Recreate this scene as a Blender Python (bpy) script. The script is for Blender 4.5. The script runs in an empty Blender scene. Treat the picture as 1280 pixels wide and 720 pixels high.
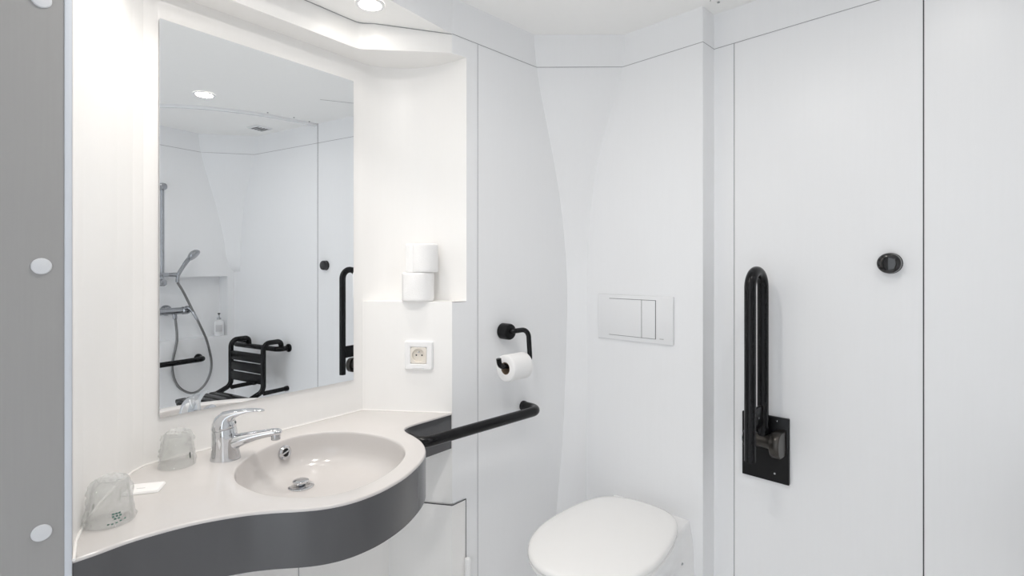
import bpy, bmesh, math, random
# all sizes in metres
from mathutils import Vector, Matrix, noise
from mathutils.geometry import delaunay_2d_cdt
random.seed(7)
C = bpy.context.scene.collection
R = math.radians

# ------------------------------------------------------------------ materials
def mat(name, col, rough=.4, metal=0., spec=.5, coat=0., var=0., vscale=(6, 6, .6), bump=0., bscale=40., **kw):
    m = bpy.data.materials.new(name); m.use_nodes = True
    nt = m.node_tree; b = nt.nodes['Principled BSDF']
    b.inputs['Base Color'].default_value = (*col, 1)
    b.inputs['Roughness'].default_value = rough
    b.inputs['Metallic'].default_value = metal
    b.inputs['Specular IOR Level'].default_value = spec
    b.inputs['Coat Weight'].default_value = coat
    b.inputs['Coat Roughness'].default_value = .06
    for k, v in kw.items():
        b.inputs[k.replace('_', ' ')].default_value = v
    if var or bump:
        tc = nt.nodes.new('ShaderNodeTexCoord')
        mp = nt.nodes.new('ShaderNodeMapping'); mp.inputs['Scale'].default_value = vscale
        nt.links.new(tc.outputs['Object'], mp.inputs['Vector'])
        n = nt.nodes.new('ShaderNodeTexNoise'); n.inputs['Scale'].default_value = 9 if not bump else bscale
        n.inputs['Detail'].default_value = 5
        nt.links.new(mp.outputs['Vector'], n.inputs['Vector'])
        if var:
            mx = nt.nodes.new('ShaderNodeMix'); mx.data_type = 'RGBA'
            mx.inputs[6].default_value = (*[c * (1 - var) for c in col], 1)
            mx.inputs[7].default_value = (*[min(1, c * (1 + var)) for c in col], 1)
            nt.links.new(n.outputs['Fac'], mx.inputs[0])
            nt.links.new(mx.outputs[2], b.inputs['Base Color'])
        if bump:
            bp = nt.nodes.new('ShaderNodeBump'); bp.inputs['Strength'].default_value = bump
            bp.inputs['Distance'].default_value = .002
            nt.links.new(n.outputs['Fac'], bp.inputs['Height'])
            nt.links.new(bp.outputs['Normal'], b.inputs['Normal'])
    return m

WALL = mat('white gelcoat wall', (.875, .88, .89), .32, spec=.4, var=.012, vscale=(14, 14, .5))
NICHE = mat('white gelcoat niche', (.885, .875, .86), .34, spec=.4, var=.01, vscale=(14, 14, .5))
CEIL = mat('off white ceiling panel', (.945, .94, .925), .5, spec=.3, var=.01)
FLOOR = mat('pale grey floor', (.87, .86, .85), .5, var=.04, vscale=(8, 8, 8))
SEAM = mat('grey joint sealant', (.36, .36, .37), .6)
SEAMD = mat('dark panel gap', (.07, .07, .075), .6)
GREYP = mat('satin grey panel', (.34, .335, .33), .5, spec=.4, var=.03, vscale=(30, 30, .8))
EDGE = mat('pale aluminium edge', (.62, .65, .70), .4, spec=.5)
CAPW = mat('white plastic cap', (.66, .67, .69), .4)
COUNTER = mat('warm grey solid surface', (.61, .585, .57), .16, spec=.5, coat=.25, var=.012, vscale=(20, 20, 20))
APRON = mat('charcoal grey gloss apron', (.085, .085, .09), .22, spec=.5, coat=.15, var=.04, vscale=(4, 4, .4))
BEAD = mat('white sealant bead', (.88, .86, .84), .35)
CHROME = mat('polished chrome', (.66, .67, .69), .06, metal=1.)
SHCHROME = mat('dark-reflection shower chrome', (.40, .41, .43), .10, metal=1.)  # base colour darkened to stand in for reflections of a darker room side
STEEL = mat('satin chrome', (.50, .51, .52), .2, metal=1.)
BLACK = mat('black nylon', (.007, .007, .008), .24, spec=.25, var=.2, vscale=(20, 20, 20))
BLACKG = mat('black gloss nylon', (.006, .006, .007), .1, spec=.5, coat=.5, var=.2)
BLACKM = mat('black plastic plate', (.007, .007, .008), .3, spec=.22, var=.2)
BRONZE = mat('dark grey pivot metal', (.06, .055, .05), .28, metal=.7)
PORC = mat('white porcelain', (.92, .92, .92), .09, spec=.5, coat=.3, var=.004)
SEATM = mat('white toilet plastic', (.94, .93, .915), .18, spec=.5, var=.004)
PLAST = mat('white plastic', (.86, .86, .86), .3, var=.004)
PLASTG = mat('white gloss plastic', (.84, .845, .855), .25, var=.004)
CREAM = mat('cream socket plastic', (.78, .73, .66), .35, var=.01)
PAPER = mat('toilet tissue', (.88, .875, .87), .95, spec=.1, var=.02, vscale=(30, 30, 30), bump=.5, bscale=9)
CARD = mat('brown cardboard core', (.26, .19, .13), .9, var=.06)
HOLE = mat('black hole', (.01, .01, .01), .6)
SACHET = mat('white paper packet', (.88, .87, .86), .5, bump=.3, bscale=5)
INK = mat('dark ink', (.05, .06, .06), .6)
INKG = mat('green ink', (.10, .20, .17), .6)
GREYINK = mat('grey ink', (.5, .5, .5), .6)
VENTD = mat('dark vent slot', (.05, .05, .05), .7)
HOSE = mat('brushed metal hose', (.26, .26, .26), .35, metal=.9)
LABELM = mat('silver grey label', (.62, .62, .63), .4)
MIRROR = mat('mirror silvering', (.94, .96, .975), .0, metal=1.)
GLASS = None

def emis(name, col, s):
    m = bpy.data.materials.new(name); m.use_nodes = True
    b = m.node_tree.nodes['Principled BSDF']
    b.inputs['Base Color'].default_value = (*col, 1)
    b.inputs['Emission Color'].default_value = (*col, 1)
    b.inputs['Emission Strength'].default_value = s
    return m
LAMP = emis('lit lamp lens', (1, .95, .88), 24)
LAMPN = emis('lit soffit lamp lens', (1, .95, .88), 20)

def facing(nt, lo, hi):
    lw = nt.nodes.new('ShaderNodeLayerWeight'); lw.inputs['Blend'].default_value = .5
    pw = nt.nodes.new('ShaderNodeMath'); pw.operation = 'POWER'; pw.inputs[1].default_value = 3.5
    ma = nt.nodes.new('ShaderNodeMath'); ma.operation = 'MULTIPLY_ADD'; ma.inputs[1].default_value = hi; ma.inputs[2].default_value = lo
    nt.links.new(lw.outputs['Facing'], pw.inputs[0]); nt.links.new(pw.outputs[0], ma.inputs[0])
    return lw, ma.outputs[0]
def film_mat(dens=.26, nm='clear plastic film'):
    m = bpy.data.materials.new(nm); m.use_nodes = True
    nt = m.node_tree; nt.nodes.clear()
    out = nt.nodes.new('ShaderNodeOutputMaterial')
    tr = nt.nodes.new('ShaderNodeBsdfTransparent'); tr.inputs[0].default_value = (.992, .995, .993, 1)
    gl = nt.nodes.new('ShaderNodeBsdfGlossy'); gl.inputs['Roughness'].default_value = .08
    df = nt.nodes.new('ShaderNodeBsdfTranslucent'); df.inputs[0].default_value = (.95, .955, .95, 1)
    d2 = nt.nodes.new('ShaderNodeBsdfDiffuse'); d2.inputs[0].default_value = (.95, .955, .95, 1)
    fr, fo = facing(nt, .035, .55)
    n = nt.nodes.new('ShaderNodeTexNoise'); n.inputs['Scale'].default_value = 45; n.inputs['Detail'].default_value = 4
    bp = nt.nodes.new('ShaderNodeBump'); bp.inputs['Strength'].default_value = .8; bp.inputs['Distance'].default_value = .004
    nt.links.new(n.outputs['Fac'], bp.inputs['Height'])
    for k in (gl, fr): nt.links.new(bp.outputs['Normal'], k.inputs['Normal'])
    dm = nt.nodes.new('ShaderNodeMixShader'); dm.inputs[0].default_value = .5
    nt.links.new(df.outputs[0], dm.inputs[1]); nt.links.new(d2.outputs[0], dm.inputs[2])
    a = nt.nodes.new('ShaderNodeMixShader'); a.inputs[0].default_value = dens
    nt.links.new(tr.outputs[0], a.inputs[1]); nt.links.new(dm.outputs[0], a.inputs[2])
    b = nt.nodes.new('ShaderNodeMixShader')
    nt.links.new(fo, b.inputs[0]); nt.links.new(a.outputs[0], b.inputs[1]); nt.links.new(gl.outputs[0], b.inputs[2])
    nt.links.new(b.outputs[0], out.inputs[0])
    return m
FILM = film_mat()
FILMW = film_mat(.65, 'crumpled white film')
def thin_glass():
    m = bpy.data.materials.new('clear thin glass'); m.use_nodes = True
    nt = m.node_tree; nt.nodes.clear(); out = nt.nodes.new('ShaderNodeOutputMaterial')
    tr = nt.nodes.new('ShaderNodeBsdfTransparent'); tr.inputs[0].default_value = (.972, .976, .974, 1)
    gl = nt.nodes.new('ShaderNodeBsdfGlossy'); gl.inputs['Roughness'].default_value = .02
    fr, fo = facing(nt, .04, .7)
    mx_ = nt.nodes.new('ShaderNodeMixShader')
    nt.links.new(fo, mx_.inputs[0]); nt.links.new(tr.outputs[0], mx_.inputs[1]); nt.links.new(gl.outputs[0], mx_.inputs[2])
    nt.links.new(mx_.outputs[0], out.inputs[0]); return m
GLASS = thin_glass()

# ------------------------------------------------------------------ geometry
class MB:
    def __init__(s): s.v = []; s.f = []
    def add(s, vs, fs):
        o = len(s.v); s.v += [tuple(p) for p in vs]; s.f += [tuple(o + i for i in f) for f in fs]; return s
    def box(s, lo, hi, bev=0, seg=2):
        bm = bmesh.new(); bmesh.ops.create_cube(bm, size=1)
        for v in bm.verts:
            v.co = Vector([lo[k] + (v.co[k] + .5) * (hi[k] - lo[k]) for k in range(3)])
        if bev: bmesh.ops.bevel(bm, geom=bm.edges[:], offset=bev, segments=seg, profile=.5, affect='EDGES')
        return s.bm(bm)
    def bm(s, bm):
        bm.verts.index_update()
        s.add([v.co[:] for v in bm.verts], [[v.index for v in f.verts] for f in bm.faces]); bm.free(); return s
    def rings(s, rs, cap0=True, cap1=True, close=True):
        n = len(rs[0]); vs = [p for r in rs for p in r]; fs = []
        for i in range(len(rs) - 1):
            for j in range(n if close else n - 1):
                k = (j + 1) % n
                fs.append((i * n + j, i * n + k, (i + 1) * n + k, (i + 1) * n + j))
        if cap0: fs.append(tuple(range(n - 1, -1, -1)))
        if cap1: fs.append(tuple((len(rs) - 1) * n + j for j in range(n)))
        return s.add(vs, fs)
    def lathe(s, prof, n=32, c=(0, 0, 0), axis='z', cap0=True, cap1=True):
        rs = []
        for r, h in prof:
            ring = []
            for j in range(n):
                a = 2 * math.pi * j / n; x, y = r * math.cos(a), r * math.sin(a)
                p = {'z': (x, y, h), 'x': (h, x, y), 'y': (y, h, x)}[axis]
                ring.append((p[0] + c[0], p[1] + c[1], p[2] + c[2]))
            rs.append(ring)
        return s.rings(rs, cap0, cap1)
    def tube(s, pts, r, n=16, cap=True, round_end=False):
        pts = [Vector(p) for p in pts]; m = len(pts)
        rad = r if isinstance(r, (list, tuple)) else [r] * m
        T = []
        for i in range(m):
            t = (pts[min(i + 1, m - 1)] - pts[max(i - 1, 0)]).normalized(); T.append(t)
        u = T[0].orthogonal().normalized(); rs = []
        for i in range(m):
            if i:
                q = T[i - 1].rotation_difference(T[i]); u = (q @ u).normalized()
            w = T[i].cross(u).normalized()
            rs.append([pts[i] + rad[i] * (math.cos(2 * math.pi * j / n) * u + math.sin(2 * math.pi * j / n) * w) for j in range(n)])
        return s.rings(rs, cap, cap)
    def prism(s, poly, z0, z1):
        n = len(poly)
        zt = z1 if isinstance(z1, (list, tuple)) else [z1] * n
        zb = z0 if isinstance(z0, (list, tuple)) else [z0] * n
        vs = [(p[0], p[1], zb[i]) for i, p in enumerate(poly)] + [(p[0], p[1], zt[i]) for i, p in enumerate(poly)]
        fs = [tuple(range(n - 1, -1, -1)), tuple(range(n, 2 * n))] + [(i, (i + 1) % n, n + (i + 1) % n, n + i) for i in range(n)]
        return s.add(vs, fs)
    def sheet(s, path, z0, z1):
        n = len(path)
        zt = z1 if isinstance(z1, (list, tuple)) else [z1] * n
        zb = z0 if isinstance(z0, (list, tuple)) else [z0] * n
        return s.rings([[(p[0], p[1], zb[i]) for i, p in enumerate(path)], [(p[0], p[1], zt[i]) for i, p in enumerate(path)]], False, False, False)
    def build(s, name, m, parent=None, sharp=35, loc=None, rot=None):
        me = bpy.data.meshes.new(name); me.from_pydata([Vector(p) for p in s.v], [], s.f); me.validate()
        bm = bmesh.new(); bm.from_mesh(me)
        bmesh.ops.recalc_face_normals(bm, faces=bm.faces[:]); bm.to_mesh(me); bm.free()
        for mm in (m if isinstance(m, (list, tuple)) else [m]): me.materials.append(mm)
        if sharp:
            for p in me.polygons: p.use_smooth = True
            me.set_sharp_from_angle(angle=R(sharp))
        o = bpy.data.objects.new(name, me); C.objects.link(o)
        if parent: o.parent = parent
        if loc: o.location = loc
        if rot: o.rotation_euler = rot
        return o

def fillet(pts, r, seg=7):
    pts = [Vector(p) for p in pts]; out = [pts[0]]
    rr = r if isinstance(r, (list, tuple)) else [r] * len(pts)
    for i in range(1, len(pts) - 1):
        a, b, c = pts[i - 1], pts[i], pts[i + 1]
        d1, d2 = (a - b).normalized(), (c - b).normalized()
        ang = d1.angle(d2); t = rr[i] / math.tan(ang / 2)
        t = min(t, .49 * (a - b).length if i > 1 else .98 * (a - b).length, .98 * (c - b).length)
        rad = t * math.tan(ang / 2)
        ctr = b + (d1 + d2).normalized() * (rad / math.sin(ang / 2))
        p0, p1 = b + d1 * t, b + d2 * t
        v0, v1 = p0 - ctr, p1 - ctr
        th = v0.angle(v1)
        for k in range(seg + 1):
            q = k / seg
            out.append(ctr + (math.sin((1 - q) * th) * v0 + math.sin(q * th) * v1) / math.sin(th))
    out.append(pts[-1]); return out

def spline(pts, n=6, closed=False):
    P = [Vector(p) for p in pts]; out = []; m = len(P)
    for i in range(m if closed else m - 1):
        p0 = P[(i - 1) % m] if closed or i > 0 else P[0]
        p1, p2 = P[i], P[(i + 1) % m]
        p3 = P[(i + 2) % m] if closed or i + 2 < m else P[m - 1]
        for k in range(n):
            t = k / n
            out.append(.5 * (2 * p1 + (p2 - p0) * t + (2 * p0 - 5 * p1 + 4 * p2 - p3) * t * t + (3 * p1 - p0 - 3 * p2 + p3) * t ** 3))
    if not closed: out.append(P[-1])
    return out

def thing(name, label, cat, loc=(0, 0, 0), rz=0, group=None):
    o = bpy.data.objects.new(name, None); C.objects.link(o); o.empty_display_size = .05
    o.location = loc; o.rotation_euler = (0, 0, R(rz)); return tag(o, label, cat, group)
def tag(o, label, cat, group=None):
    o['label'] = label; o['category'] = cat
    if group: o['group'] = group
    return o
def struct(o): o['kind'] = 'structure'; return o
def copy_tree(o, parent=None):
    c = o.copy(); C.objects.link(c)
    if parent: c.parent = parent
    for ch in list(o.children): copy_tree(ch, c)
    return c
def norm(mb, k=0): return mb

# ------------------------------------------------------------------ plan of the room (metres; camera stands at x=0, y=0)
CZ = 2.18; JZ = 2.06                       # ceiling and the joint that runs round the room
XA = -1.356                                # left wall
YT = 1.7165                                # wall behind the toilet
YB = 1.8025; XJ = -.806                    # back wall and its step
XS = .65                                   # shower wall
CZc = .826                                 # counter top
S = math.sqrt(.5)
def c2w(X, Z): return ((X - Z) * S, (X + Z) * S)
A = [(-1.107, .102), (-1.18, .112), (-1.249, .130), (-1.34, .165), (-1.43, .207), (-1.49, .245), (-1.515, .27), (-1.5235, .30)]
A5 = (-1.5956, .892); A6 = (-1.356, 1.08)
nm_ = Vector((-.9925, -.122)) * .008
M4 = (-1.5235 + nm_.x, .30 + nm_.y); M5 = (A5[0] + nm_.x, A5[1] + nm_.y)
E5 = (-1.356, 1.141)
NB = [A5] + [tuple(c2w(*p)) for p in [(-.478, 1.782), (-.45, 1.799), (-.41, 1.815), (-.36, 1.826), (-.31, 1.829), (-.26, 1.821), (-.205, 1.799)]] + [E5]
FAS = [(-1.356, 1.08), (-1.309, .818), (-1.18, .097)]
SPZ = .899; MBZ = .921; LZ = 1.187; KZ = 1.978

# floor, ceiling
struct(MB().box((-1.75, -1.3, -.05), (.8, 1.95, 0)).build('floor', FLOOR, sharp=0))
struct(MB().box((-1.75, -1.3, CZ), (.8, 1.95, CZ + .05)).build('ceiling', CEIL, sharp=0))

# left wall with the corner facet
wl = MB()
wl.prism([A6, (XA, YT + .1), (XA - .1, YT + .1), (XA - .1, 1.141), (XA - .004, 1.085)], 0, LZ - .002)
wl.prism([E5, (XA, YT + .1), (XA - .1, YT + .1), (XA - .1, 1.141)], LZ - .002, JZ)
wl.prism([A6, E5, (XA - .1, 1.141), (XA - .1, 1.08)], [1.998, 2.0, 2.0, 1.998], JZ)
wl.prism([A6, (XA, YT + .1), (XA - .1, YT + .1), (XA - .1, 1.08)], JZ, CZ)
o_wl = struct(wl.build('wall_left', WALL, sharp=0))
# back wall with its step
struct(MB().prism([(XA - .1, YT), (XJ, YT), (XJ, YB), (XS + .1, YB), (XS + .1, YB + .1), (XA - .1, YB + .1)], 0, CZ).build('wall_back', WALL, sharp=0))
# corner facets: wide at the joint, narrowing downwards
YL = [(2.18, .245), (2.06, .232), (1.899, .186), (1.731, .130), (1.508, .0745), (1.248, .042), (1.015, .048), (.629, .0695), (.359, .108), (0, .16)]
XR = [(2.18, .245), (2.06, .243), (1.958, .200), (1.805, .141), (1.659, .102), (1.428, .071), (1.146, .066), (.63, .064), (.36, .064), (0, .064)]
def interp(tab, z):
    for (z1, a), (z0, b) in zip(tab, tab[1:]):
        if z >= z0: return b + (a - b) * (z - z0) / (z1 - z0)
    return tab[-1][1]
def smooth_tab(tab):
    return lambda z: sum(interp(tab, min(2.18, max(0, z + d))) for d in (-.08, -.04, 0, .04, .08)) / 5
yl, xr = smooth_tab(YL), smooth_tab(XR)
c = MB(); rs = []
for i in range(60):
    z = CZ * i / 59
    rs.append([(XA, YT - yl(z), z), (XA + xr(z), YT, z)])
c.rings(rs, False, False, False)
struct(c.build('wall_corner', WALL))
# shower corner facet ends above the shelf
c = MB(); rs = []
for i in range(50):
    z = 1.27 + (CZ - 1.27) * i / 49
    e = min(1, max(0, (z - 1.27) / .10)) ** .5
    rs.append([(XS - xr(z), YB, z), (XS, YB - max(.008, yl(z)) * e - .001, z)])
c.rings(rs, False, False, False)
struct(c.build('wall_corner', WALL))
# shower wall with a long recessed shelf
w = MB()
w.box((XS, -1.3, 0), (XS + .12, YB, .83))
w.box((XS, -1.3, 1.238), (XS + .12, YB, CZ))
w.box((XS, 1.755, .83), (XS + .12, YB, 1.238))
w.box((XS, -1.3, .83), (XS + .12, .45, 1.238))
w.box((XS + .10, .45, .83), (XS + .12, 1.755, 1.238))
struct(w.build('wall_right', WALL, sharp=0))
# entrance wall behind the camera, with an open doorway
w = MB()
w.box((-1.75, -.85, 0), (-.75, -.75, CZ)); w.box((.25, -.85, 0), (XS, -.75, CZ)); w.box((-.75, -.85, 2.08), (.25, -.75, CZ))
struct(w.build('wall_front', WALL, sharp=0))
# wall to the left of the basin niche
NW = MB()
side = A
back_out = [(-1.75, .05), (-1.75, 1.2)]
NW.sheet(A, 0, CZ)                                         # curved side of the niche
NW.sheet([A[-1], A5, A6], 0, LZ)                                   # wall at counter level
NW.sheet([M4, M5], LZ - .3, JZ)
NW.sheet([A[-1], M4], LZ - .3, JZ)
NW.sheet([A[-1], A5], LZ, JZ)                                     # wall carrying the mirror
o_n = struct(NW.build('wall_niche', NICHE, sharp=0))
o_n2 = struct(MB().sheet(NB, LZ, JZ).build('wall_niche', NICHE))
struct(MB().add([(*A5, LZ), (*A6, LZ), (*E5, LZ)] + [(*p, LZ) for p in NB[-2:0:-1]], [tuple(range(3 + len(NB) - 2))]).build('niche_ledge', NICHE, sharp=0))
# closing wall behind the niche so that no light leaks in
struct(MB().box((-1.80, -.85, 0), (-1.75, 1.95, CZ)).build('wall_outer', WALL, sharp=0))

# canopy over the niche, its soffit and fascia
d_m = Vector((M5[0] - M4[0], M5[1] - M4[1])).normalized()
K1 = Vector(c2w(-.480, 1.640)); K0 = K1 - d_m * .72
K2 = (XA - .0005, 1.079); K3 = E5
front = [tuple(K0), tuple(K1 - d_m * .10)] + [tuple(v) for v in spline([(K1 - d_m * .035)[:], (K1 + Vector((.004, .006)))[:], (K1 + Vector((.03, .04)))[:]], 4)][0:] + [K2, K3]
zl = [KZ] * (len(front) - 2) + [1.998, 2.0]
cn = MB()
poly = front + NB[-2::-1] + [M4]
zz = zl + [KZ + .020 * (1 - i / (len(NB) - 2)) ** 1.5 for i in range(len(NB) - 1)] + [KZ]
n = len(poly)
cn.add([(*p, z) for p, z in zip(poly, zz)], [tuple(range(n))])
cn.sheet(front, zl, JZ)
struct(cn.build('niche_canopy', NICHE, sharp=25))
sof = [(FAS[0][0] - .0006, FAS[0][1]), FAS[1], FAS[2]] + A[1:] + [M4, M5] + NB[1:-1] + [(XA - .03, 1.13), (XA - .03, 1.085)]
struct(MB().prism(sof, JZ, JZ + .03).build('niche_soffit', CEIL, sharp=0))
struct(MB().sheet(FAS, JZ, CZ).build('niche_fascia', WALL, sharp=0))

# joints (sealant lines) on the walls
def seam(path, z0, z1, m=SEAM, off=.0007, name='joint_line'):
    """thin line lying on a wall along a plan path, or upright when the path is one point with a direction"""
    b = MB(); b.sheet(path, z0, z1); return struct(b.build(name, m, sharp=0))
e = .0008
seam([(XA + e, 1.08), (XA + e, YT - yl(JZ) - .001), (XA + xr(JZ) + .001, YT - e), (XJ + e, YT - e), (XJ + e, YB - e), (XS - xr(JZ), YB - e), (XS - e, YB - yl(JZ)), (XS - e, -.75)], JZ - .0011, JZ + .0011)
seam([tuple(Vector(p) + Vector((.001, .0))) for p in front[:-1]], JZ - .003, JZ - .0002)
seam([(XA + e, 1.1895), (XA + e, 1.1915)], 0, JZ)
seam([(-.737, YB - e), (-.7345, YB - e)], 0, JZ)
seam([(-.2262, YB - e), (-.2232, YB - e)], 0, CZ, SEAMD)

# wall under the counter, set in front of the wall
U = [(-1.115, .112), (-1.249, .145), (-1.40, .205), (-1.46, .26), (-1.5235 + .075, .36), (-1.5, .80), c2w(-.408, 1.746), A6]
U = [tuple(p) for p in U]
struct(MB().sheet([(p[0] + .001, p[1]) for p in U[:-1]] + [(A6[0] + .0005, A6[1])], 0, CZc - .12).build('wall_under_counter', NICHE, sharp=25))

def on_path(path, k):
    for a_, b_ in zip(path, path[1:]):
        fa, fb = [(p[0] + p[1]) - k * (p[1] - p[0]) for p in (a_, b_)]
        if fa * fb < 0: return Vector(a_).lerp(Vector(b_), fa / (fa - fb))
q_ = on_path(U[4:], (373 - 640) / 661); dq = Vector((.108, -.994)) * .0013
seam([tuple(q_ + Vector((.002, 0)) - dq), tuple(q_ + Vector((.002, 0)) + dq)], 0, CZc - .12)

# ------------------------------------------------------------------ access panel under the counter
ap = thing('access_panel', 'white access panel under the basin, wrapped around the wall corner', 'panel', (A6[0], A6[1], 0))
dr = Vector((A6[0] - U[-2][0], A6[1] - U[-2][1])).normalized(); nr = Vector((dr.y, -dr.x))
p0 = -dr * .20 + nr * .003; p1 = nr * .003 + Vector((.002, -.001)); p2 = Vector((.003, .004)); p3 = Vector((.003, .054))
MB().sheet([p0, p1, p2, p3], .02, [.535, .527, .526, .526]).build('panel_face', NICHE, ap, sharp=20)
MB().sheet([p0 + nr * .0005, p1 + nr * .0005, p2 + Vector((.0005, 0)), p3 + Vector((.0005, 0))], [.533, .525, .524, .5265], [.5365, .5285, .5275, .530]).build('gap', SEAMD, ap, sharp=0)
MB().add([(.0036, .054, .02), (.0036, .0568, .02), (.0036, .0568, .530), (.0036, .054, .530)], [(0, 1, 2, 3)]).build('gap', SEAMD, ap, sharp=0)
MB().lathe([(.0095, .20), (.0105, .205), (.0105, .330), (.009, .336), (.004, .338)], 20, (.014, .055, 0)).build('hinge', PLAST, ap)

# ------------------------------------------------------------------ grey panel at the left edge
gp = thing('partition_panel', 'tall grey panel with white round caps at the left edge', 'panel', (-1.107, .092, 0))
MB().box((-.02, -.72, 0), (.0, 0, CZ)).build('panel_board', GREYP, gp, sharp=0)
MB().box((-.012, 0, 0), (.002, .0095, CZ), .0015).build('edge_strip', EDGE, gp)
for k in range(5):
    z = 1.3015 + (k - 2) * .4175
    if z < .1 or z > 2.15: continue
    MB().lathe([(.0128, 0), (.0128, .0015), (.0115, .0028), (.006, .0036), (.001, .0038)], 24, (0, -.0275, z), 'x').build('screw_cap', CAPW, gp)

# ------------------------------------------------------------------ mirror
mang = math.degrees(math.atan2(d_m.y, d_m.x))
mr = thing('wall_mirror', 'tall frameless rectangular mirror above the basin', 'mirror', (*(Vector(A[-1]) + d_m * .003 + Vector((.0008, 0))), 0), mang)
mw = .5535
MB().box((.001, -.0045, .934), (mw - .001, -.0003, 1.905)).build('backing', STEEL, mr, sharp=0)
MB().box((0, -.0068, .933), (mw, -.0046, 1.906)).build('mirror_glass', MIRROR, mr, sharp=0)

# ------------------------------------------------------------------ washbasin counter
front_pts = [(-1.109, .102), (-1.112, .133), (-1.121, .189), (-1.114, .274), (-1.088, .348), (-1.060, .396), (-1.030, .435), (-1.007, .470), (-.992, .510), (-.988, .553), (-.995, .607), (-1.020, .676), (-1.060, .742), (-1.098, .787), (-1.139, .819), (-1.190, .843), (-1.246, .856), (-1.292, .862), (-1.326, .880), (-1.340, .919), (-1.346, .985), (-1.3545, 1.076)]
fr = [tuple(p) for p in spline(front_pts, 5)]
ins = .0012
back_pts = [(A5[0] + .001, A5[1] - .001)] + [(p[0] + .001, p[1] + .001) for p in A[:0:-1]]
outline = fr + back_pts
bowl_pts = [(-1.278, .400), (-1.362, .434), (-1.436, .515), (-1.478, .615), (-1.452, .703), (-1.375, .766), (-1.262, .796), (-1.165, .772), (-1.098, .712), (-1.050, .622), (-1.039, .545), (-1.064, .478), (-1.130, .425), (-1.203, .402)]
bowl = [tuple(p) for p in spline(bowl_pts, 6, True)]
# orient both counter-clockwise
def area(p): return sum(p[i][0] * p[(i + 1) % len(p)][1] - p[(i + 1) % len(p)][0] * p[i][1] for i in range(len(p))) / 2
if area(outline) < 0: outline.reverse()
if area(bowl) < 0: bowl.reverse()
def offset(p, d):
    n = len(p); out = []
    for i in range(n):
        a, b, c_ = Vector(p[i - 1]), Vector(p[i]), Vector(p[(i + 1) % n])
        t1, t2 = (b - a), (c_ - b)
        t1 = t1.normalized() if t1.length > 1e-9 else t2.normalized(); t2 = t2.normalized() if t2.length > 1e-9 else t1
        n1, n2 = Vector((-t1.y, t1.x)), Vector((-t2.y, t2.x))
        m_ = (n1 + n2); m_ = m_.normalized() if m_.length > 1e-6 else n1
        k = max(.5, m_.dot(n1)); out.append(tuple(b + m_ * (d / k)))
    return out
ct = thing('washbasin_counter', 'grey moulded counter with an inset basin and a charcoal curved front', 'washbasin', (-1.26, .6, 0))
inv = Vector((1.26, -.6))
def L(p): return (p[0] + inv.x, p[1] + inv.y)
outl = [L(p) for p in outline]; bw = [L(p) for p in bowl]
o1 = offset(outl, .0035); o2 = offset(outl, .0075); b1 = offset(bw, -.004)
V2 = [Vector(p) for p in o2] + [Vector(p) for p in b1]
no, nb = len(o2), len(b1)
Ed = [(i, (i + 1) % no) for i in range(no)] + [(no + (i + 1) % nb, no + i) for i in range(nb)]
# extra interior points keep the flat part evenly triangulated
cv, ce, cf, *_ = delaunay_2d_cdt(V2, Ed, [], 1, 1e-6)
def inside(p, poly):
    r = False; n = len(poly)
    for i in range(n):
        a, b = poly[i], poly[i - 1]
        if (a[1] > p[1]) != (b[1] > p[1]) and p[0] < (b[0] - a[0]) * (p[1] - a[1]) / (b[1] - a[1]) + a[0]: r = not r
    return r
top = MB()
fs = []
for f in cf:
    cc = sum((cv[i] for i in f), Vector((0, 0))) / len(f)
    if inside(cc, o2) and not inside(cc, b1): fs.append(f)
top.add([(v.x, v.y, CZc) for v in cv], fs)
top.rings([[(*p, CZc) for p in o2], [(*p, CZc) for p in o1], [(*(Vector(p) * .5 + Vector(q) * .5), CZc - .0006) for p, q in zip(o1, outl)], [(*p, CZc - .0035) for p in outl], [(*p, CZc - .006) for p in outl]], False, False)
DR = Vector(L((-1.370, .588)))
prof = [(0, 0, -.004), (0, .0006, -.0018), (0, .0025, -.0002), (0, .007, .0007), (0, .020, .0014), (0, .036, .0026), (0, .052, .0055), (0, .065, .011), (0, .075, .019), (0, .0825, .029), (0, .088, .041), (0, .092, .055)]
rings = [[(*p, CZc - d) for p in offset(bw, of)] for s_, d, of in prof]
last_ = offset(bw, .055)
for s_, d in ((.25, .0950), (.5, .0975), (.75, .0992), (.93, .1003), (.985, .1006)):
    rings.append([(*(Vector(p).lerp(DR, s_)), CZc - d) for p in last_])
top.rings(rings, False, True)
bm = bmesh.new()
top_o = top.build('basin_top', COUNTER, ct, sharp=50)
bm.from_mesh(top_o.data); bmesh.ops.remove_doubles(bm, verts=bm.verts[:], dist=.00005); bmesh.ops.recalc_face_normals(bm, faces=bm.faces[:]); bm.to_mesh(top_o.data); bm.free()
for p in top_o.data.polygons: p.use_smooth = True
top_o.data.set_sharp_from_angle(angle=R(50))
frl = [L(p) for p in fr]
MB().sheet(frl, CZc - .115, CZc - .0058).build('apron', APRON, ct, sharp=60)
under = MB(); n_ = len(outl); under.add([(*p, CZc - .115) for p in outl], [tuple(range(n_))]); under.build('underside', APRON, ct, sharp=0)
bead_path = [L(p) for p in [(A6[0] + .002, A6[1] - .003)] + [(A5[0] + .002, A5[1] - .002)] + [(p[0] + .0015, p[1] + .0015) for p in A[::-1]]]
MB().tube([(*p, CZc + .0005) for p in fillet([(*p, 0) for p in bead_path], .012, 4) for p in [p[:2]]], .0024, 8).build('sealant_bead', BEAD, ct)
dz = CZc - .1005
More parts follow.
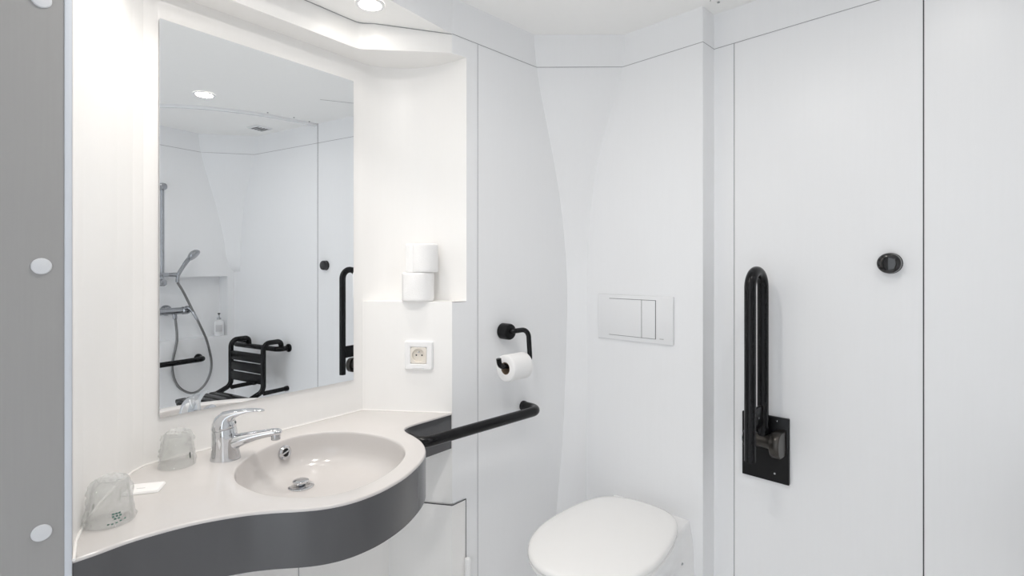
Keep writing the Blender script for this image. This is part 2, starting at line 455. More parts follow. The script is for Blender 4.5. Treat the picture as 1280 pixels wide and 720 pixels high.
MB().lathe([(.0125, .0005), (.033, .001), (.0335, .003), (.031, .0042), (.022, .0035), (.0215, -.002)], 32, (DR.x, DR.y, dz), cap0=False, cap1=True).build('drain_ring', CHROME, ct)
MB().lathe([(.012, -.002), (.012, .012), (.0195, .012), (.0205, .0135), (.020, .0165), (.016, .0185), (.006, .0195), (.001, .0195)], 32, (DR.x, DR.y, dz)).build('drain_plug', CHROME, ct)
ov = thing_dir = None
oc = Vector((*L((-1.4625, .584)), .793))
Rm = Matrix.Rotation(R(18), 4, 'Z') @ Matrix.Rotation(R(80), 4, 'Y')
def xf(mb, M_): mb.v = [tuple(M_ @ Vector(p)) for p in mb.v]; return mb
Mo = Matrix.Translation(oc) @ Rm
ovr = xf(MB().lathe([(.010, .0025), (.011, .0045), (.0150, .0050), (.0185, .0030), (.0190, -.006)], 28, cap0=False, cap1=False), Mo).build('overflow_ring', CHROME, ct)
xf(MB().lathe([(.0112, .0020), (.0002, .0020)], 28, cap0=False, cap1=False), Mo).build('overflow_hole', HOLE, ovr)
xf(MB().box((-.0022, -.0105, .002), (.0022, .0105, .0042), .0008), Mo @ Matrix.Rotation(R(14), 4, 'Z')).build('overflow_bar', CHROME, ovr)

# ------------------------------------------------------------------ basin mixer tap (local +x = spout direction)
tp = thing('basin_mixer_tap', 'chrome single-lever mixer tap standing beside the basin bowl', 'tap', (-1.4270, 0.4230, CZc), 53)
tp.scale = (.95, .95, .96)
def ell(cx_, cz_, a, b, tilt=0, n=28, sq=1.0):
    """ellipse across a spine running in the x-z plane; tilt = angle of its normal from +z towards +x"""
    out = []
    for j in range(n):
        t = 2 * math.pi * j / n
        u = a * math.copysign(abs(math.cos(t)) ** sq, math.cos(t)); v = b * math.copysign(abs(math.sin(t)) ** sq, math.sin(t))
        out.append((cx_ + u * math.cos(R(tilt)), v, cz_ - u * math.sin(R(tilt))))
    return out
MB().rings([ell(.001, 0, .037, .030), ell(.001, .003, .037, .030), ell(.001, .012, .0350, .0290), ell(.0005, .03, .0325, .0280), ell(0, .048, .0312, .0275), ell(-.001, .062, .0306, .0272, -4), ell(-.002, .074, .0300, .0268, -8), ell(-.0022, .0775, .0288, .0258, -10)]).build('body', CHROME, tp, sharp=40)
MB().rings([ell(.000, .036, .014, .020, 75), ell(.022, .043, .0200, .0205, 72), ell(.045, .0500, .0155, .0180, 76), ell(.075, .0570, .0120, .0160, 80), ell(.100, .0612, .0100, .0142, 82), ell(.118, .0635, .0100, .0138, 86), ell(.130, .0635, .0098, .0132, 96), ell(.1375, .0622, .0075, .0105, 110), ell(.1405, .0612, .0035, .006, 115)]).build('spout', CHROME, tp, sharp=60)
MB().lathe([(.0105, .044), (.0118, .0455), (.0118, .0565), (.0105, .062)], 24, (.1255, 0, 0)).build('aerator', STEEL, tp)
lv = MB().rings([ell(-.0022, .0785, .0296, .0266, -10), ell(-.003, .084, .0302, .0270, -10), ell(-.002, .093, .0285, .0260, 0), ell(.001, .1025, .0245, .0240, 16), ell(.008, .1095, .0185, .0218, 38), ell(.020, .1150, .0112, .0192, 62), ell(.037, .1190, .0074, .0168, 74), ell(.056, .1225, .0048, .0142, 81), ell(.074, .1232, .0038, .0125, 88), ell(.088, .1222, .0032, .0100, 96), ell(.095, .1212, .0022, .006, 100), ell(.0975, .1208, .0008, .002, 100)]).build('lever', CHROME, tp, sharp=50)
MB().lathe([(.0042, .0235), (.0046, .0245), (.0042, .0262), (.001, .0268)], 16, (0, 0, .092), 'x').build('colour_mark', INK, lv)

# ------------------------------------------------------------------ wrapped tumblers
def tumbler(label, loc, rz, seed):
    t = thing('drinking_glass', label, 'glass', loc, rz, 'wrapped tumblers on the counter'); t.scale = (.83, .83, .80)
    MB().lathe([(.031, .0975), (.0325, .0955), (.0345, .085), (.0438, .004), (.0445, .001), (.0430, .0008), (.0422, .004), (.0322, .085), (.030, .0885), (.001, .0890)], 40, cap0=True, cap1=True).build('tumbler', GLASS, t, sharp=40)
    rs = []; N = 72
    for i in range(26):
        q = i / 25; h = q * .098
        r = (.0478 - .0115 * (h / .098)) if q < .86 else (.0478 - .0101 - .0014) * math.cos((q - .86) / .14 * 1.25) ** .6
        ring = []
        for j in range(N):
            a = 2 * math.pi * j / N
            k = noise.noise(Vector((math.cos(a) * 2.2 + seed, math.sin(a) * 2.2, h * 32))) * .008 + noise.noise(Vector((math.cos(a) * 6 + seed, math.sin(a) * 6, h * 90 + seed))) * .0045
            if q < .12: k *= q / .12
            zz_ = h + (noise.noise(Vector((math.cos(a) * 3, math.sin(a) * 3 + seed, 3.1))) * .010 if q > .7 else 0) * (q - .7) / .3
            ring.append(((r + k) * math.cos(a), (r + k) * math.sin(a), max(.0006, zz_ + (.003 if q > .9 else 0))))
        rs.append(ring)
    w_ = MB().rings(rs, False, True).build('plastic_wrap', FILM, t, sharp=180)
    # crumpled gathered ends of the film on the closed base
    kn = MB(); rs = []
    for i in range(7):
        q = i / 6; ring = []
        for j in range(36):
            a = 2 * math.pi * j / 36
            r = (.024 - .018 * q) * (1 + .35 * noise.noise(Vector((math.cos(a) * 3 + seed * 2, math.sin(a) * 3, q * 3))))
            ring.append((r * math.cos(a), r * math.sin(a), .0985 + .008 * math.sin(q * 2.2) + .004 * noise.noise(Vector((math.cos(a) * 4, math.sin(a) * 4 + seed, q * 5)))))
        rs.append(ring)
    kn.rings(rs, False, True).build('gathered_film', FILMW, w_, sharp=180)
    # printing on the film
    def patch(a0, a1, h0, h1, m, nm):
        b = MB(); vs = []
        for i in range(7):
            a = R(a0 + (a1 - a0) * i / 6)
            for h in (h0, h1):
                r = .0505 - .0115 * (h / .098); vs.append((r * math.cos(a), r * math.sin(a), h))
        b.add(vs, [(2 * i, 2 * i + 2, 2 * i + 3, 2 * i + 1) for i in range(6)]).build(nm, m, w_)
    return t, patch
g1, patch = tumbler('clear tumbler in crumpled plastic wrap, nearest the grey panel', (-1.228, .1675, CZc + .0008), 0, 1.3)
patch(-150, -144, .020, .034, INK, 'printed_mark')
for k, (a, h) in enumerate([(-4, .024), (4, .024), (12, .024), (-4, .0295), (3, .0295), (10, .0295), (0, .0185), (8, .0185)]):
    patch(a, a + 5.5, h, h + .0036, INKG, 'printed_mark')
for a, h in [(-14, .010), (-6, .009), (3, .010), (12, .012), (22, .014)]: patch(a, a + 5, h, h + .0028, INKG, 'printed_mark')
g2, patch = tumbler('clear tumbler in crumpled plastic wrap, standing beside the tap', (-1.462, .328, CZc + .0008), 0, 5.7)
patch(28, 33, .026, .042, INK, 'printed_mark')
for a, h in [(-130, .045), (-122, .045), (-114, .045), (-126, .040)]: patch(a, a + 6, h, h + .003, INKG, 'printed_mark')

# soap packet
sp = thing('soap_packet', 'small flat white paper packet lying between the two wrapped tumblers', 'packet', (-1.352, .243, CZc + .0004), 62)
rs = []
for q, z in ((0, 0), (0, .0012), (.12, .0045), (.3, .0055)):
    hx, hy = .034 - .02 * q, .027 - .02 * q
    ring = []
    for j in range(40):
        t = 2 * math.pi * j / 40; cx_, sx_ = math.cos(t), math.sin(t); k = 1 / max(abs(cx_), abs(sx_))
        k = min(k, 1.36); ring.append((hx * cx_ * k, hy * sx_ * k, z))
    rs.append(ring)
MB().rings(rs).build('wrapper', SACHET, sp)
MB().lathe([(.003, 0), (.003, .0004)], 12, (.020, .011, .0050)).build('printed_dot', INK, sp)
MB().box((-.012, -.008, .0054), (.004, -.006, .0057)).build('printed_line', GREYINK, sp)

# ------------------------------------------------------------------ toilet rolls on the ledge
def roll_mesh(r, h, core=.021, seed=0, dents=.0012):
    b = MB(); N = 64; rs = []
    pr = [(core, .001), (r - .004, 0), (r - .001, .002), (r, .006)] + [(r, h * k / 8) for k in range(1, 8)] + [(r, h - .006), (r - .001, h - .002), (r - .004, h), (core, h - .001)]
    for rr, z in pr:
        ring = []
        for j in range(N):
            a = 2 * math.pi * j / N
            k = noise.noise(Vector((math.cos(a) * 2.5 + seed, math.sin(a) * 2.5, z * 40))) * dents if rr > core + .01 else 0
            ring.append(((rr + k) * math.cos(a), (rr + k) * math.sin(a), z))
        rs.append(ring)
    b.rings(rs, False, False); return b
def core_mesh(h, core=.021):
    return MB().lathe([(core, .001), (core - .0015, .001), (core - .0015, h - .001), (core, h - .001)], 32, cap0=False, cap1=False)
def shelf_roll(label, loc, rz, seed):
    t = thing('toilet_roll', label, 'toilet roll', loc, rz, 'spare toilet rolls stacked on the ledge')
    pr = roll_mesh(.0535, .0945, seed=seed); pr.build('tissue', PAPER, t, sharp=60)
    MB().add([(.0538, .004, .001), (.0538, .012, .001), (.0535, .012, .0935), (.0538, .004, .0935)], [(0, 1, 2, 3)]).build('loose_edge', PAPER, t)
    core_mesh(.0945).build('core', CARD, t); return t
rx, ry = c2w(-.314, 1.764)
shelf_roll('white spare toilet roll, lower of two stacked on the ledge', (rx, ry, LZ + .0008), 250, 1.)
rx, ry = c2w(-.301, 1.768)
shelf_roll('white spare toilet roll, upper of two stacked on the ledge', (rx, ry, LZ + .0962), 280, 6.)

# ------------------------------------------------------------------ socket
fdir = Vector((A6[0] - A5[0], A6[1] - A5[1])); fang = math.degrees(math.atan2(fdir.y, fdir.x)); fdir.normalize()
sx = Vector(A5) + fdir * .1945
so = thing('wall_socket', 'white square wall socket with cream insert below the toilet rolls', 'socket', (sx.x, sx.y, 1.0115), fang)
h_ = .047
fr_ = MB()
rs = []
for hw, y, rr in ((.0475, 0, .006), (.0475, -.006, .006), (.0440, -.0105, .006), (.0300, -.0105, .003), (.0270, -.0085, .002), (.0270, -.004, .002)):
    ring = []
    for qx, qz, a0 in ((1, 1, 0), (-1, 1, 90), (-1, -1, 180), (1, -1, 270)):
        for k in range(5):
            a = R(a0 + 90 * k / 4); ring.append((qx * (hw - rr) + rr * math.cos(a), y, qz * (hw - rr) + rr * math.sin(a)))
    rs.append(ring)
fr_.rings(rs, True, False).build('cover_frame', PLAST, so, sharp=30)
ins_ = MB(); rs = []
def sqr(hw, y):
    ring = []
    for j in range(48):
        t = 2 * math.pi * j / 48; k = min(1 / max(abs(math.cos(t)), abs(math.sin(t))), 1.33); ring.append((hw * k * math.cos(t), y, hw * k * math.sin(t)))
    return ring
def cir(r, y): return [(r * math.cos(2 * math.pi * j / 48), y, r * math.sin(2 * math.pi * j / 48)) for j in range(48)]
ins_.rings([sqr(.0265, -.002), sqr(.0265, -.0092), sqr(.0258, -.0100), cir(.0220, -.0100), cir(.0213, -.0092), cir(.0200, -.0012), cir(.0008, -.0010)], False, True).build('socket_insert', CREAM, so, sharp=30)
for x_ in (-.0095, .0095):
    MB().lathe([(.0026, -.0016), (.0002, -.0016)], 16, (x_, 0, 0), 'y', cap0=False).build('pin_hole', HOLE, so)
MB().lathe([(.0024, -.001), (.0024, -.009), (.001, -.010)], 16, (0, 0, .0105), 'y').build('earth_pin', STEEL, so)
MB().box((-.020, -.0118, -.042), (.020, -.0100, -.0375), .0008).build('label_strip', PLASTG, so)

# ------------------------------------------------------------------ toilet roll holder on the left wall
hz = 1.073
th = thing('toilet_roll_holder', 'black toilet roll holder with round rosette on the left wall', 'holder', (XA, 1.308, hz), 90)
# local x = along the wall (world +y), local -y = out of the wall (world +x)
MB().lathe([(.026, 0), (.0285, -.002), (.0285, -.036), (.0265, -.041), (.020, -.043), (.002, -.0435)], 36, (0, 0, 0), 'y').build('rosette', BLACKM, th)
hp = fillet([(.0, -.055, .004), (.062, -.062, .006), (.060, -.079, -.107), (-.080, -.079, -.107), (-.0885, -.079, -.080)], [.0, .028, .022, .020, 0], 8)
hp = [(0, -.036, .003)] + [tuple(p) for p in hp]
MB().tube(fillet([(0, -.036, .003), (.001, -.055, .004), (.066, -.064, .006), (.060, -.079, -.107), (-.088, -.079, -.107), (-.094, -.079, -.078)], [0, .012, .026, .020, .020, 0], 8), .0088, 16).build('arm', BLACK, th)
hr = thing('toilet_roll', 'part-used white toilet roll hanging on the black holder', 'toilet roll', (XA + .079, 1.244, hz - .1145), 0)
rm = roll_mesh(.0455, .093, seed=3, dents=.0006)
rm.v = [(p[0], p[2], p[1]) for p in rm.v]; rm.build('tissue', PAPER, hr, sharp=60)
cm_ = core_mesh(.093); cm_.v = [(p[0], p[2], p[1]) for p in cm_.v]; cm_.build('core', CARD, hr)
ls = MB(); vs = []
for i in range(8):
    z_ = .0 - .062 * i / 7; xx = .0462 + .002 * math.sin(i * .7)
    vs += [(xx, .001, z_), (xx, .092, z_)]

# ------------------------------------------------------------------ grab bar on the left wall by the basin
gb = thing('grab_bar', 'black grab bar running along the left wall from the basin counter', 'grab bar', (XA, 1.15, .790), 90)
MB().tube(fillet([(-.255, -.012, -.002), (-.255, -.084, -.002), (.262, -.084, -.002), (.262, -.003, -.002)], .040, 9), .0170, 20).build('bar', BLACK, gb)
MB().lathe([(.0185, -.001), (.0185, -.010), (.0170, -.012)], 24, (.262, 0, -.002), 'y').build('wall_flange', BLACKM, gb)

# ------------------------------------------------------------------ toilet
TX = -1.005
wc = thing('toilet', 'white wall-hung toilet with closed lid', 'toilet', (TX, YT, 0), 7)
def dring(z, hw, yf, yb, hwb, n=56, p=2.0, neck=None):
    """plan outline: front ellipse from yf, sides at half width hw, back edge at yb with half width hwb. local y is negative out of the wall"""
    ym = yf + (yb - yf) * .46; pts = []
    for j in range(n // 2 + 1):
        t = math.pi * j / (n // 2)
        pts.append((hw * math.cos(t), ym - (ym - yf) * math.sin(t) ** (2 / p), z))
    m_ = 12
    left = []
    for k in range(1, m_ + 1):
        q = k / m_; s_ = q * q * (3 - 2 * q)
        w_ = hw + (hwb - hw) * s_
        if neck: w_ -= neck * math.sin(math.pi * q)
        left.append((-w_, ym + (yb - ym) * q, z))
    pts = pts + left + [(-x, y, z_) for x, y, z_ in left[::-1]]
    return [(x, y - x * math.tan(R(7)) * min(1, max(0, (y + .15) / .15)), z_) for x, y, z_ in pts]
bowl_r = []
for z, hw, yf, hwb, nk in ((.055, .075, -.10, .085, 0), (.075, .085, -.14, .095, 0), (.12, .105, -.20, .125, .008), (.18, .125, -.30, .150, .020), (.25, .142, -.41, .152, .026), (.31, .156, -.49, .152, .016), (.36, .166, -.545, .148, .004), (.395, .173, -.572, .142, 0), (.415, .176, -.578, .138, 0), (.424, .175, -.577, .137, 0), (.429, .171, -.573, .133, 0)):
    bowl_r.append(dring(z, hw, yf, -.0005, hwb + .014, neck=nk))
MB().rings(bowl_r).build('bowl', PORC, wc, sharp=50)
_half = [(0, -.630), (.060, -.622), (.118, -.588), (.165, -.520), (.189, -.440), (.194, -.370), (.188, -.280), (.172, -.195), (.148, -.128), (.116, -.090), (.080, -.072), (.040, -.064)]
_lid = [tuple(p) for p in spline(_half + [(0, -.0625)] + [(-x, y) for x, y in _half[:0:-1]], 4, True)]
def lidring(z, s_):
    return [(x * s_, -.33 + (y + .33) * (1 - (1 - s_) * .7 if s_ > .9 else s_ * 1.033), z) for x, y in _lid]
MB().rings([lidring(0.4380, .965), lidring(0.4390, .985), lidring(0.4460, .99), lidring(0.4495, .975)]).build('seat', SEATM, wc, sharp=40)
MB().rings([lidring(0.4512, .96), lidring(0.4520, .988), lidring(0.4545, 1.0), lidring(0.4605, 1.0), lidring(0.4655, .992), lidring(0.4690, .972), lidring(0.4715, .935), lidring(0.4740, .85), lidring(0.4765, .65), lidring(0.4778, .4), lidring(0.4782, .1)]).build('lid', SEATM, wc, sharp=60)
for x_ in (-.075, .075):
    MB().lathe([(.007, -.016), (.007, .016)], 18, (x_, -.085, .437), 'x').build('lid_hinge', SEATM, wc)
MB().lathe([(.013, .146), (.013, .150), (.010, .152), (.002, .1525)], 20, (0, -.085, .318), 'x').build('bolt_cap', STEEL, wc)

# ------------------------------------------------------------------ flush plate
fp = thing('flush_plate', 'white rectangular dual flush plate on the wall above the toilet', 'flush plate', (-1.070, YT, 1.108), 0)
MB().box((-.160, -.010, -.083), (.160, -.0005, .088), .003).build('plate', PLASTG, fp)
MB().box((-.106, -.0106, -.067), (.0935, -.0098, .073)).build('button_gap', SEAMD, fp, sharp=0)
MB().box((-.1045, -.0135, -.0655), (.0355, -.0102, .0715), .001).build('large_button', PLASTG, fp)
MB().box((.0375, -.0135, -.0655), (.092, -.0102, .0715), .001).build('small_button', PLASTG, fp)
MB().box((.108, -.0103, -.066), (.124, -.0099, -.063)).build('printed_mark', GREYINK, fp, sharp=0)

# ------------------------------------------------------------------ fold-up support rail
fb = thing('fold_up_rail', 'black fold-up support rail standing upright on the back wall', 'grab rail', (-.632, YB, .715), 0)
MB().box((-.073, -.012, -.103), (.072, -.0005, .106), .002).build('mounting_plate', BLACKM, fb)
ux = .0085
MB().tube(fillet([(ux, -.053, .035), (ux, -.053, .571), (ux, -.157, .571), (ux, -.157, -.004)], [0, .052, .052, 0], 12), .0168, 22).build('u_tube', BLACK, fb)
wb = MB(); wb.box((ux - .006, -.145, .085), (ux + .006, -.065, .150), .004); wb.build('web', BLACKM, fb)
MB().lathe([(.003, -.0005), (.003, .0072), (.001, .0078)], 12, (ux, -.105, .118), 'x').build('web_screw', STEEL, fb)
MB().lathe([(.020, -.045), (.022, -.043), (.022, .030), (.0195, .033)], 28, (ux, -.055, .036), 'x').build('pivot_barrel', BRONZE, fb)
MB().lathe([(.023, -.056), (.027, -.053), (.027, -.046), (.022, -.044)], 28, (ux, -.055, .036), 'x').build('pivot_cap', BLACK, fb)
br = MB()
rs = []
for x_ in (.036, .039, .062, .065):
    k = .0025 if x_ in (.036, .065) else 0
    ring = []
    for j in range(19):
        a = R(-90 - 180 * j / 18) if False else R(90 + 180 * j / 18)
        ring.append((x_, -.055 + (.032 - k) * math.cos(a), .030 + (.040 - k) * math.sin(a)))
    ring += [(x_, -.012, .030 - .040 + k), (x_, -.012, .030 + .040 - k)]
    rs.append(ring)
br.rings(rs).build('bracket', BRONZE, fb, sharp=40)
MB().box((-.046, -.046, .010), (-.034, -.012, .062), .003).build('bracket', BLACKM, fb)
MB().lathe([(.003, -.0118), (.003, -.0132), (.001, -.0136)], 12, (.036, 0, .094), 'y').build('screw', STEEL, fb)
MB().lathe([(.003, -.0118), (.003, -.0132), (.001, -.0136)], 12, (.030, 0, -.075), 'y').build('screw', STEEL, fb)

# ------------------------------------------------------------------ round hook on the back wall
hk = thing('wall_hook', 'small round black glossy knob hook high on the back wall', 'hook', (-.299, YB, 1.311), 0)
MB().lathe([(.024, 0), (.0275, -.002), (.0288, -.010), (.0286, -.020), (.0270, -.0255), (.0235, -.0280), (.014, -.0293), (.006, -.0298), (.0005, -.0299)], 40, axis='y').build('knob', BLACKG, hk, sharp=60)
MB().lathe([(.0295, 0), (.0295, -.002), (.0275, -.003)], 40, axis='y').build('base_ring', BLACKM, hk)

# ------------------------------------------------------------------ recessed lights
def downlight(label, loc, r, grp='recessed spotlights', lm=None):
    t = thing('recessed_spotlight', label, 'ceiling light', loc, 0, grp)
    MB().lathe([(r, 0), (r, -.002), (r * .93, -.0045), (r * .78, -.004), (r * .72, .004)], 40, cap0=False, cap1=False).build('trim_ring', STEEL if False else PLAST, t)
    MB().lathe([(r * .80, .0012), (r * .78, -.0022), (r * .4, -.003), (.0005, -.003)], 40, cap0=False).build('lens', lm or LAMP, t)
    return t
LN = (-1.369, .790, JZ - .0005); LC = (-.185, 1.14, CZ - .0005); LN_FILL = (-1.285, .33, JZ - .0005); L_FILL = (-.78, .50, CZ - .0005)
NICHE_W, NICHE_FILL_W, CEIL_W, FILL_W, WORLD_W = .50, .84, 1.25, 4.4, 1.93
downlight('round lit spotlight in the soffit above the basin mirror', LN, .042, lm=LAMPN)
downlight('round lit spotlight in the main ceiling, seen in the mirror', LC, .052)
downlight('added out-of-view spotlight in the basin soffit nearest the grey panel, brightening the niche', LN_FILL, .042, lm=LAMPN)  # added fixture, unseen; brightens the left of the niche and counter
downlight('added out-of-view spotlight in the main ceiling between basin and doorway, brightening the toilet side', L_FILL, .052)  # added fixture, kept out of view; lifts the toilet wall and lid

# ------------------------------------------------------------------ curtain rail, vent, hatch on the ceiling
rp = spline([(-0.209, 1.798), (-0.167, 1.623), (-0.119, 1.477), (-0.050, 1.353), (0.033, 1.245), (0.115, 1.162), (0.201, 1.103), (.31, .99), (.47, .93), (XS - .004, .91)], 6)
cr = thing('curtain_rail', 'white curved shower curtain rail fixed to the ceiling', 'curtain rail', (0, 1.2, CZ))
vs = []
hw = .009; pts = [Vector((p[0], p[1] - 1.2)) for p in rp]
rs = []
for i, p in enumerate(pts):
    t = (pts[min(i + 1, len(pts) - 1)] - pts[max(i - 1, 0)]).normalized(); nn = Vector((-t.y, t.x))
    rs.append([(*(p + nn * hw), -.0003), (*(p + nn * hw), -.016), (*(p - nn * hw), -.016), (*(p - nn * hw), -.0003)])
MB().rings(rs).build('rail', PLASTG, cr, sharp=30)
for x_, y_ in ((-0.219, 1.745), (-0.217, 1.64), (-0.174, 1.50)):
    MB().lathe([(.004, -.0004), (.004, -.004), (.001, -.0045)], 12, (x_, y_ - 1.2, 0)).build('fixing_screw', STEEL, cr)
vt = thing('ceiling_vent', 'square white air vent with dark slots above the shower', 'vent', (.175, 1.68, CZ))
MB().box((-.055, -.055, -.006), (.055, .055, -.0004), .002).build('vent_frame', PLASTG, vt)
for k in range(4):
    MB().box((-.036, -.0345 + k * .020, -.0068), (.036, -.0235 + k * .020, -.0058)).build('vent_slot', VENTD, vt, sharp=0)
ht = thing('ceiling_hatch', 'flush ceiling hatch with a screw near the toilet corner', 'hatch', (-.66, 1.66, CZ))
hq = [(.04, -.16), (-.112, .04), (.0, .125), (.15, -.075)]
MB().prism(hq, -.0012, -.0003).build('hatch_panel', CEIL, ht, sharp=0)
MB().prism([(.04, -.16), (-.112, .04), (-.1135, .0388), (.0385, -.1612)], -.0014, -.0002).build('hatch_gap', SEAM, ht, sharp=0)
MB().lathe([(.0045, -.0008), (.0045, -.003), (.001, -.0035)], 14, (-.095, .062, -.001)).build('screw', STEEL, ht)

# ------------------------------------------------------------------ shower fittings (wall_right; seen in the mirror)
# local frame: x to the viewer's right = world -y, y into the wall, z up
sr = thing('shower_rail', 'chrome vertical shower riser rail on the shower wall', 'shower rail', (XS, 1.315, 0), -90)
MB().tube([(0, -.05, 1.205), (0, -.05, 1.79)], .0105, 18).build('rail', SHCHROME, sr)
for z in (1.795,):
    MB().lathe([(.020, -.0005), (.023, -.004), (.023, -.060), (.021, -.068), (.012, -.072), (.001, -.0725)], 24, (0, 0, z), 'y').build('wall_mount', SHCHROME, sr)
MB().lathe([(.020, .10), (.022, .09), (.022, -.060), (.020, -.068), (.010, -.072), (.001, -.0725)], 24, (0, 0, 1.205), 'y').build('wall_mount', SHCHROME, sr)
MB().box((-.030, -.072, 1.240), (.030, -.030, 1.266), .006).build('slider', SHCHROME, sr)
MB().tube([(-.025, -.055, 1.253), (-.075, -.062, 1.253)], [.012, .014], 16).build('hose_cradle', SHCHROME, sr)

hs = thing('hand_shower', 'chrome hand shower head resting in the rail cradle', 'shower head', (XS - .066, 1.395, 1.235), -90)
MB().tube(spline([(0, 0, -.03), (-.004, -.004, .02), (-.035, -.018, .085), (-.058, -.030, .125)], 6), [.0105] * 6 + [.0115] * 6 + [.013] * 6 + [.014], 16).build('handle', SHCHROME, hs)
hd = xf(MB().lathe([(.012, .028), (.030, .020), (.040, .008), (.042, 0), (.040, -.006), (.034, -.008), (.001, -.008)], 30), Matrix.Translation((-.075, -.050, .140)) @ Matrix.Rotation(R(-40), 4, 'X') @ Matrix.Rotation(R(28), 4, 'Y'))
hd.build('head', SHCHROME, hs)

mx = thing('shower_mixer', 'chrome bar shower mixer with lever on the shower wall', 'tap', (XS + .0995, 1.375, 1.022), -90)
MB().tube([(.12, -.105, 0), (-.075, -.105, 0)], .0215, 20).build('body', SHCHROME, mx)
for x_ in (.085, -.03):
    MB().lathe([(.034, 0), (.034, -.012), (.028, -.022), (.016, -.028), (.016, -.10)], 24, (x_, 0, 0), 'y').build('wall_union', SHCHROME, mx)
MB().lathe([(.019, -.074), (.025, -.080), (.025, -.110), (.022, -.118), (.01, -.121)], 24, (0, -.105, 0), 'x').build('cartridge', SHCHROME, mx)
MB().tube(spline([(-.100, -.110, .018), (-.112, -.135, .012), (-.125, -.165, -.030), (-.135, -.175, -.060)], 5), [.012] * 5 + [.010] * 5 + [.009] * 5 + [.007], 14).build('lever', SHCHROME, mx)
MB().lathe([(.011, -.05), (.012, -.045), (.012, -.016)], 18, (-.035, -.105, 0)).build('hose_outlet', SHCHROME, mx)

hosep = [(-0.002, 0.000, 0.000), (-0.009, -0.006, -0.135), (0.022, -0.011, -0.297), (-0.009, -0.017, -0.423), (-0.094, -0.022, -0.486), (-0.173, -0.028, -0.443), (-0.212, -0.033, -0.327), (-0.182, -0.039, -0.169), (-0.128, -0.044, -0.042), (-0.075, -0.050, 0.066), (-0.023, -0.055, 0.171), (0.015, -0.060, 0.233)]
ho = thing('shower_hose', 'looping metal shower hose hanging from mixer to hand shower', 'hose', (XS + .0995 - .105, 1.410, .972), -90)
hpts = spline([(p[0], p[1] - .0, p[2]) for p in hosep], 22)
pp = []; rr = []
for i, p in enumerate(hpts):
    pp.append(p); rr.append(.0078 if i % 2 else .0068)
MB().tube(pp, rr, 12).build('hose', HOSE, ho, sharp=180)

sb = thing('soap_bottle', 'small white pump soap bottle on the shower shelf', 'soap bottle', (XS + .035, 1.715, .8305), -60)
MB().lathe([(.026, 0), (.030, .003), (.031, .01), (.031, .088), (.028, .100), (.014, .108), (.012, .112)], 30).build('bottle', PLASTG, sb)
MB().box((-.020, -.0325, .030), (.020, -.0305, .075)).build('label', LABELM, sb)
MB().lathe([(.013, .110), (.013, .122), (.006, .124), (.005, .145), (.009, .147), (.009, .155)], 18).build('pump', STEEL, sb)
MB().box((-.006, -.036, .148), (.006, .006, .156), .002).build('nozzle', BLACKM, sb)

lb = thing('grab_bar', 'long black horizontal grab bar on the shower wall under the shelf', 'grab bar', (XS, 1.21, .705), -90)
MB().tube(fillet([(.34, -.004, 0), (.34, -.080, 0), (-.345, -.080, 0), (-.345, -.004, 0)], .035, 8), .0165, 18).build('bar', BLACK, lb)
for x_ in (.34, -.345):
    MB().lathe([(.026, -.0005), (.026, -.008), (.018, -.011)], 24, (x_, 0, 0), 'y').build('wall_flange', BLACKM, lb)

bb = thing('grab_bar', 'short black bar on the back wall carrying the hanging shower seat', 'grab bar', (.285, YB, .785), 0)
MB().tube(fillet([(-.235, -.004, 0), (-.235, -.080, 0), (.235, -.080, 0), (.235, -.004, 0)], .035, 8), .0165, 18).build('bar', BLACK, bb)
for x_ in (-.235, .235):
    MB().lathe([(.026, -.0005), (.026, -.008), (.018, -.011)], 24, (x_, 0, 0), 'y').build('wall_flange', BLACKM, bb)

st = thing('shower_chair', 'black hanging shower seat with slatted backrest hooked over a bar', 'shower seat', (.235, YB, .02), 0)
HW = .170
for sx_ in (-HW, HW):
    fr2 = st
    MB().tube(fillet([(sx_, -.045, .765), (sx_, -.050, .812), (sx_, -.170, .812), (sx_, -.170, .520), (sx_, -.265, .482), (sx_, -.300, .482)], [0, .026, .045, .05, .03, 0], 8), .0155, 16).build('side_tube', BLACK, st)
    MB().tube([(sx_, -.168, .505), (sx_, -.018, .505)], .0135, 14).build('wall_strut', BLACK, st)
    MB().lathe([(.0165, -.001), (.0165, -.018), (.0145, -.021)], 16, (sx_, 0, .505), 'y').build('rubber_foot', BLACKM, st)
for k in range(3):
    z = .560 + k * .064
    MB().box((-HW, -.181, z), (HW, -.168, z + .058), .004).build('back_slat', BLACK, st)
for k in range(4):
    y = -.505 + k * .066
    MB().box((-.185, y, .470), (.185, y + .060, .496), .008, 3).build('seat_slat', BLACK, st)
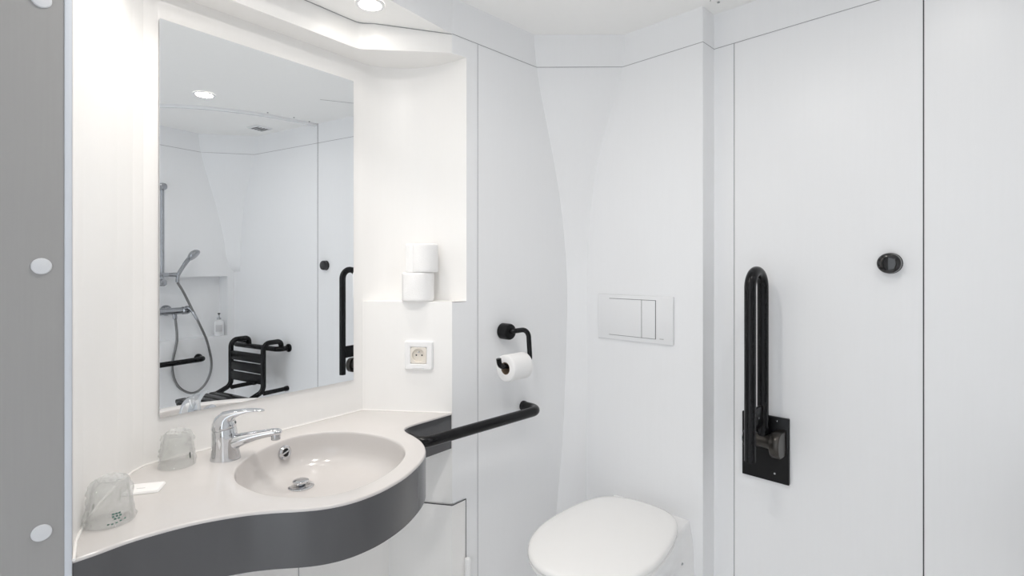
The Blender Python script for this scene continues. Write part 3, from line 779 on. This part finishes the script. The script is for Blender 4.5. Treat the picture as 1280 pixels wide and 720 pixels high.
MB().tube(fillet([(-HW, -.28, .478), (-HW, -.515, .478), (HW, -.515, .478), (HW, -.28, .478)], .07, 8), .0155, 16).build('seat_frame', BLACK, st)

# ------------------------------------------------------------------ lights
def disc_light(name, loc, r, w, col, spread=180):
    l = bpy.data.lights.new(name, 'AREA'); l.shape = 'DISK'; l.size = 2 * r; l.energy = w; l.color = col; l.spread = R(spread)
    o = bpy.data.objects.new(name, l); C.objects.link(o); o.location = loc; return o
disc_light('niche_spot_lamp', (LN[0], LN[1], JZ - .006), .030, NICHE_W, (1, .95, .89), 70)
disc_light('niche_spot_lamp', (LN_FILL[0], LN_FILL[1], JZ - .006), .030, NICHE_FILL_W, (1, .95, .89), 110)  # added fill lamp for the left of the niche, out of view
disc_light('ceiling_spot_lamp', (LC[0], LC[1], CZ - .006), .038, CEIL_W, (1, .96, .92), 170)
disc_light('added_fill_lamp', (L_FILL[0], L_FILL[1], CZ - .006), .038, FILL_W, (1, .96, .92), 170)  # added fill lamp, unseen, placed to brighten toilet wall, left wall and lid

wd = bpy.data.worlds.new('hall daylight'); bpy.context.scene.world = wd; wd.use_nodes = True
bg = wd.node_tree.nodes['Background']; bg.inputs[0].default_value = (.90, .95, 1, 1); bg.inputs[1].default_value = WORLD_W

# ------------------------------------------------------------------ camera
cam = bpy.data.cameras.new('camera'); co = bpy.data.objects.new('camera', cam); C.objects.link(co)
co.location = (0, 0, 1.3); co.rotation_euler = (R(90), 0, R(45))
cam.sensor_width = 36; cam.lens = 36 * 661 / 1280; cam.shift_y = -26 / 1280; cam.clip_start = .02
sc = bpy.context.scene; sc.camera = co
sc.view_settings.view_transform = 'Standard'; sc.view_settings.look = 'None'
sc.view_settings.exposure = 0; sc.view_settings.gamma = 1; sc.view_settings.use_curve_mapping = False
try:
    sc.cycles.max_bounces = 16; sc.cycles.diffuse_bounces = 10; sc.cycles.glossy_bounces = 8
    sc.cycles.transmission_bounces = 12; sc.cycles.transparent_max_bounces = 16
    sc.cycles.use_denoising = True; sc.cycles.caustics_reflective = True; sc.cycles.blur_glossy = .3
    sc.cycles.sample_clamp_indirect = 4
except Exception: pass
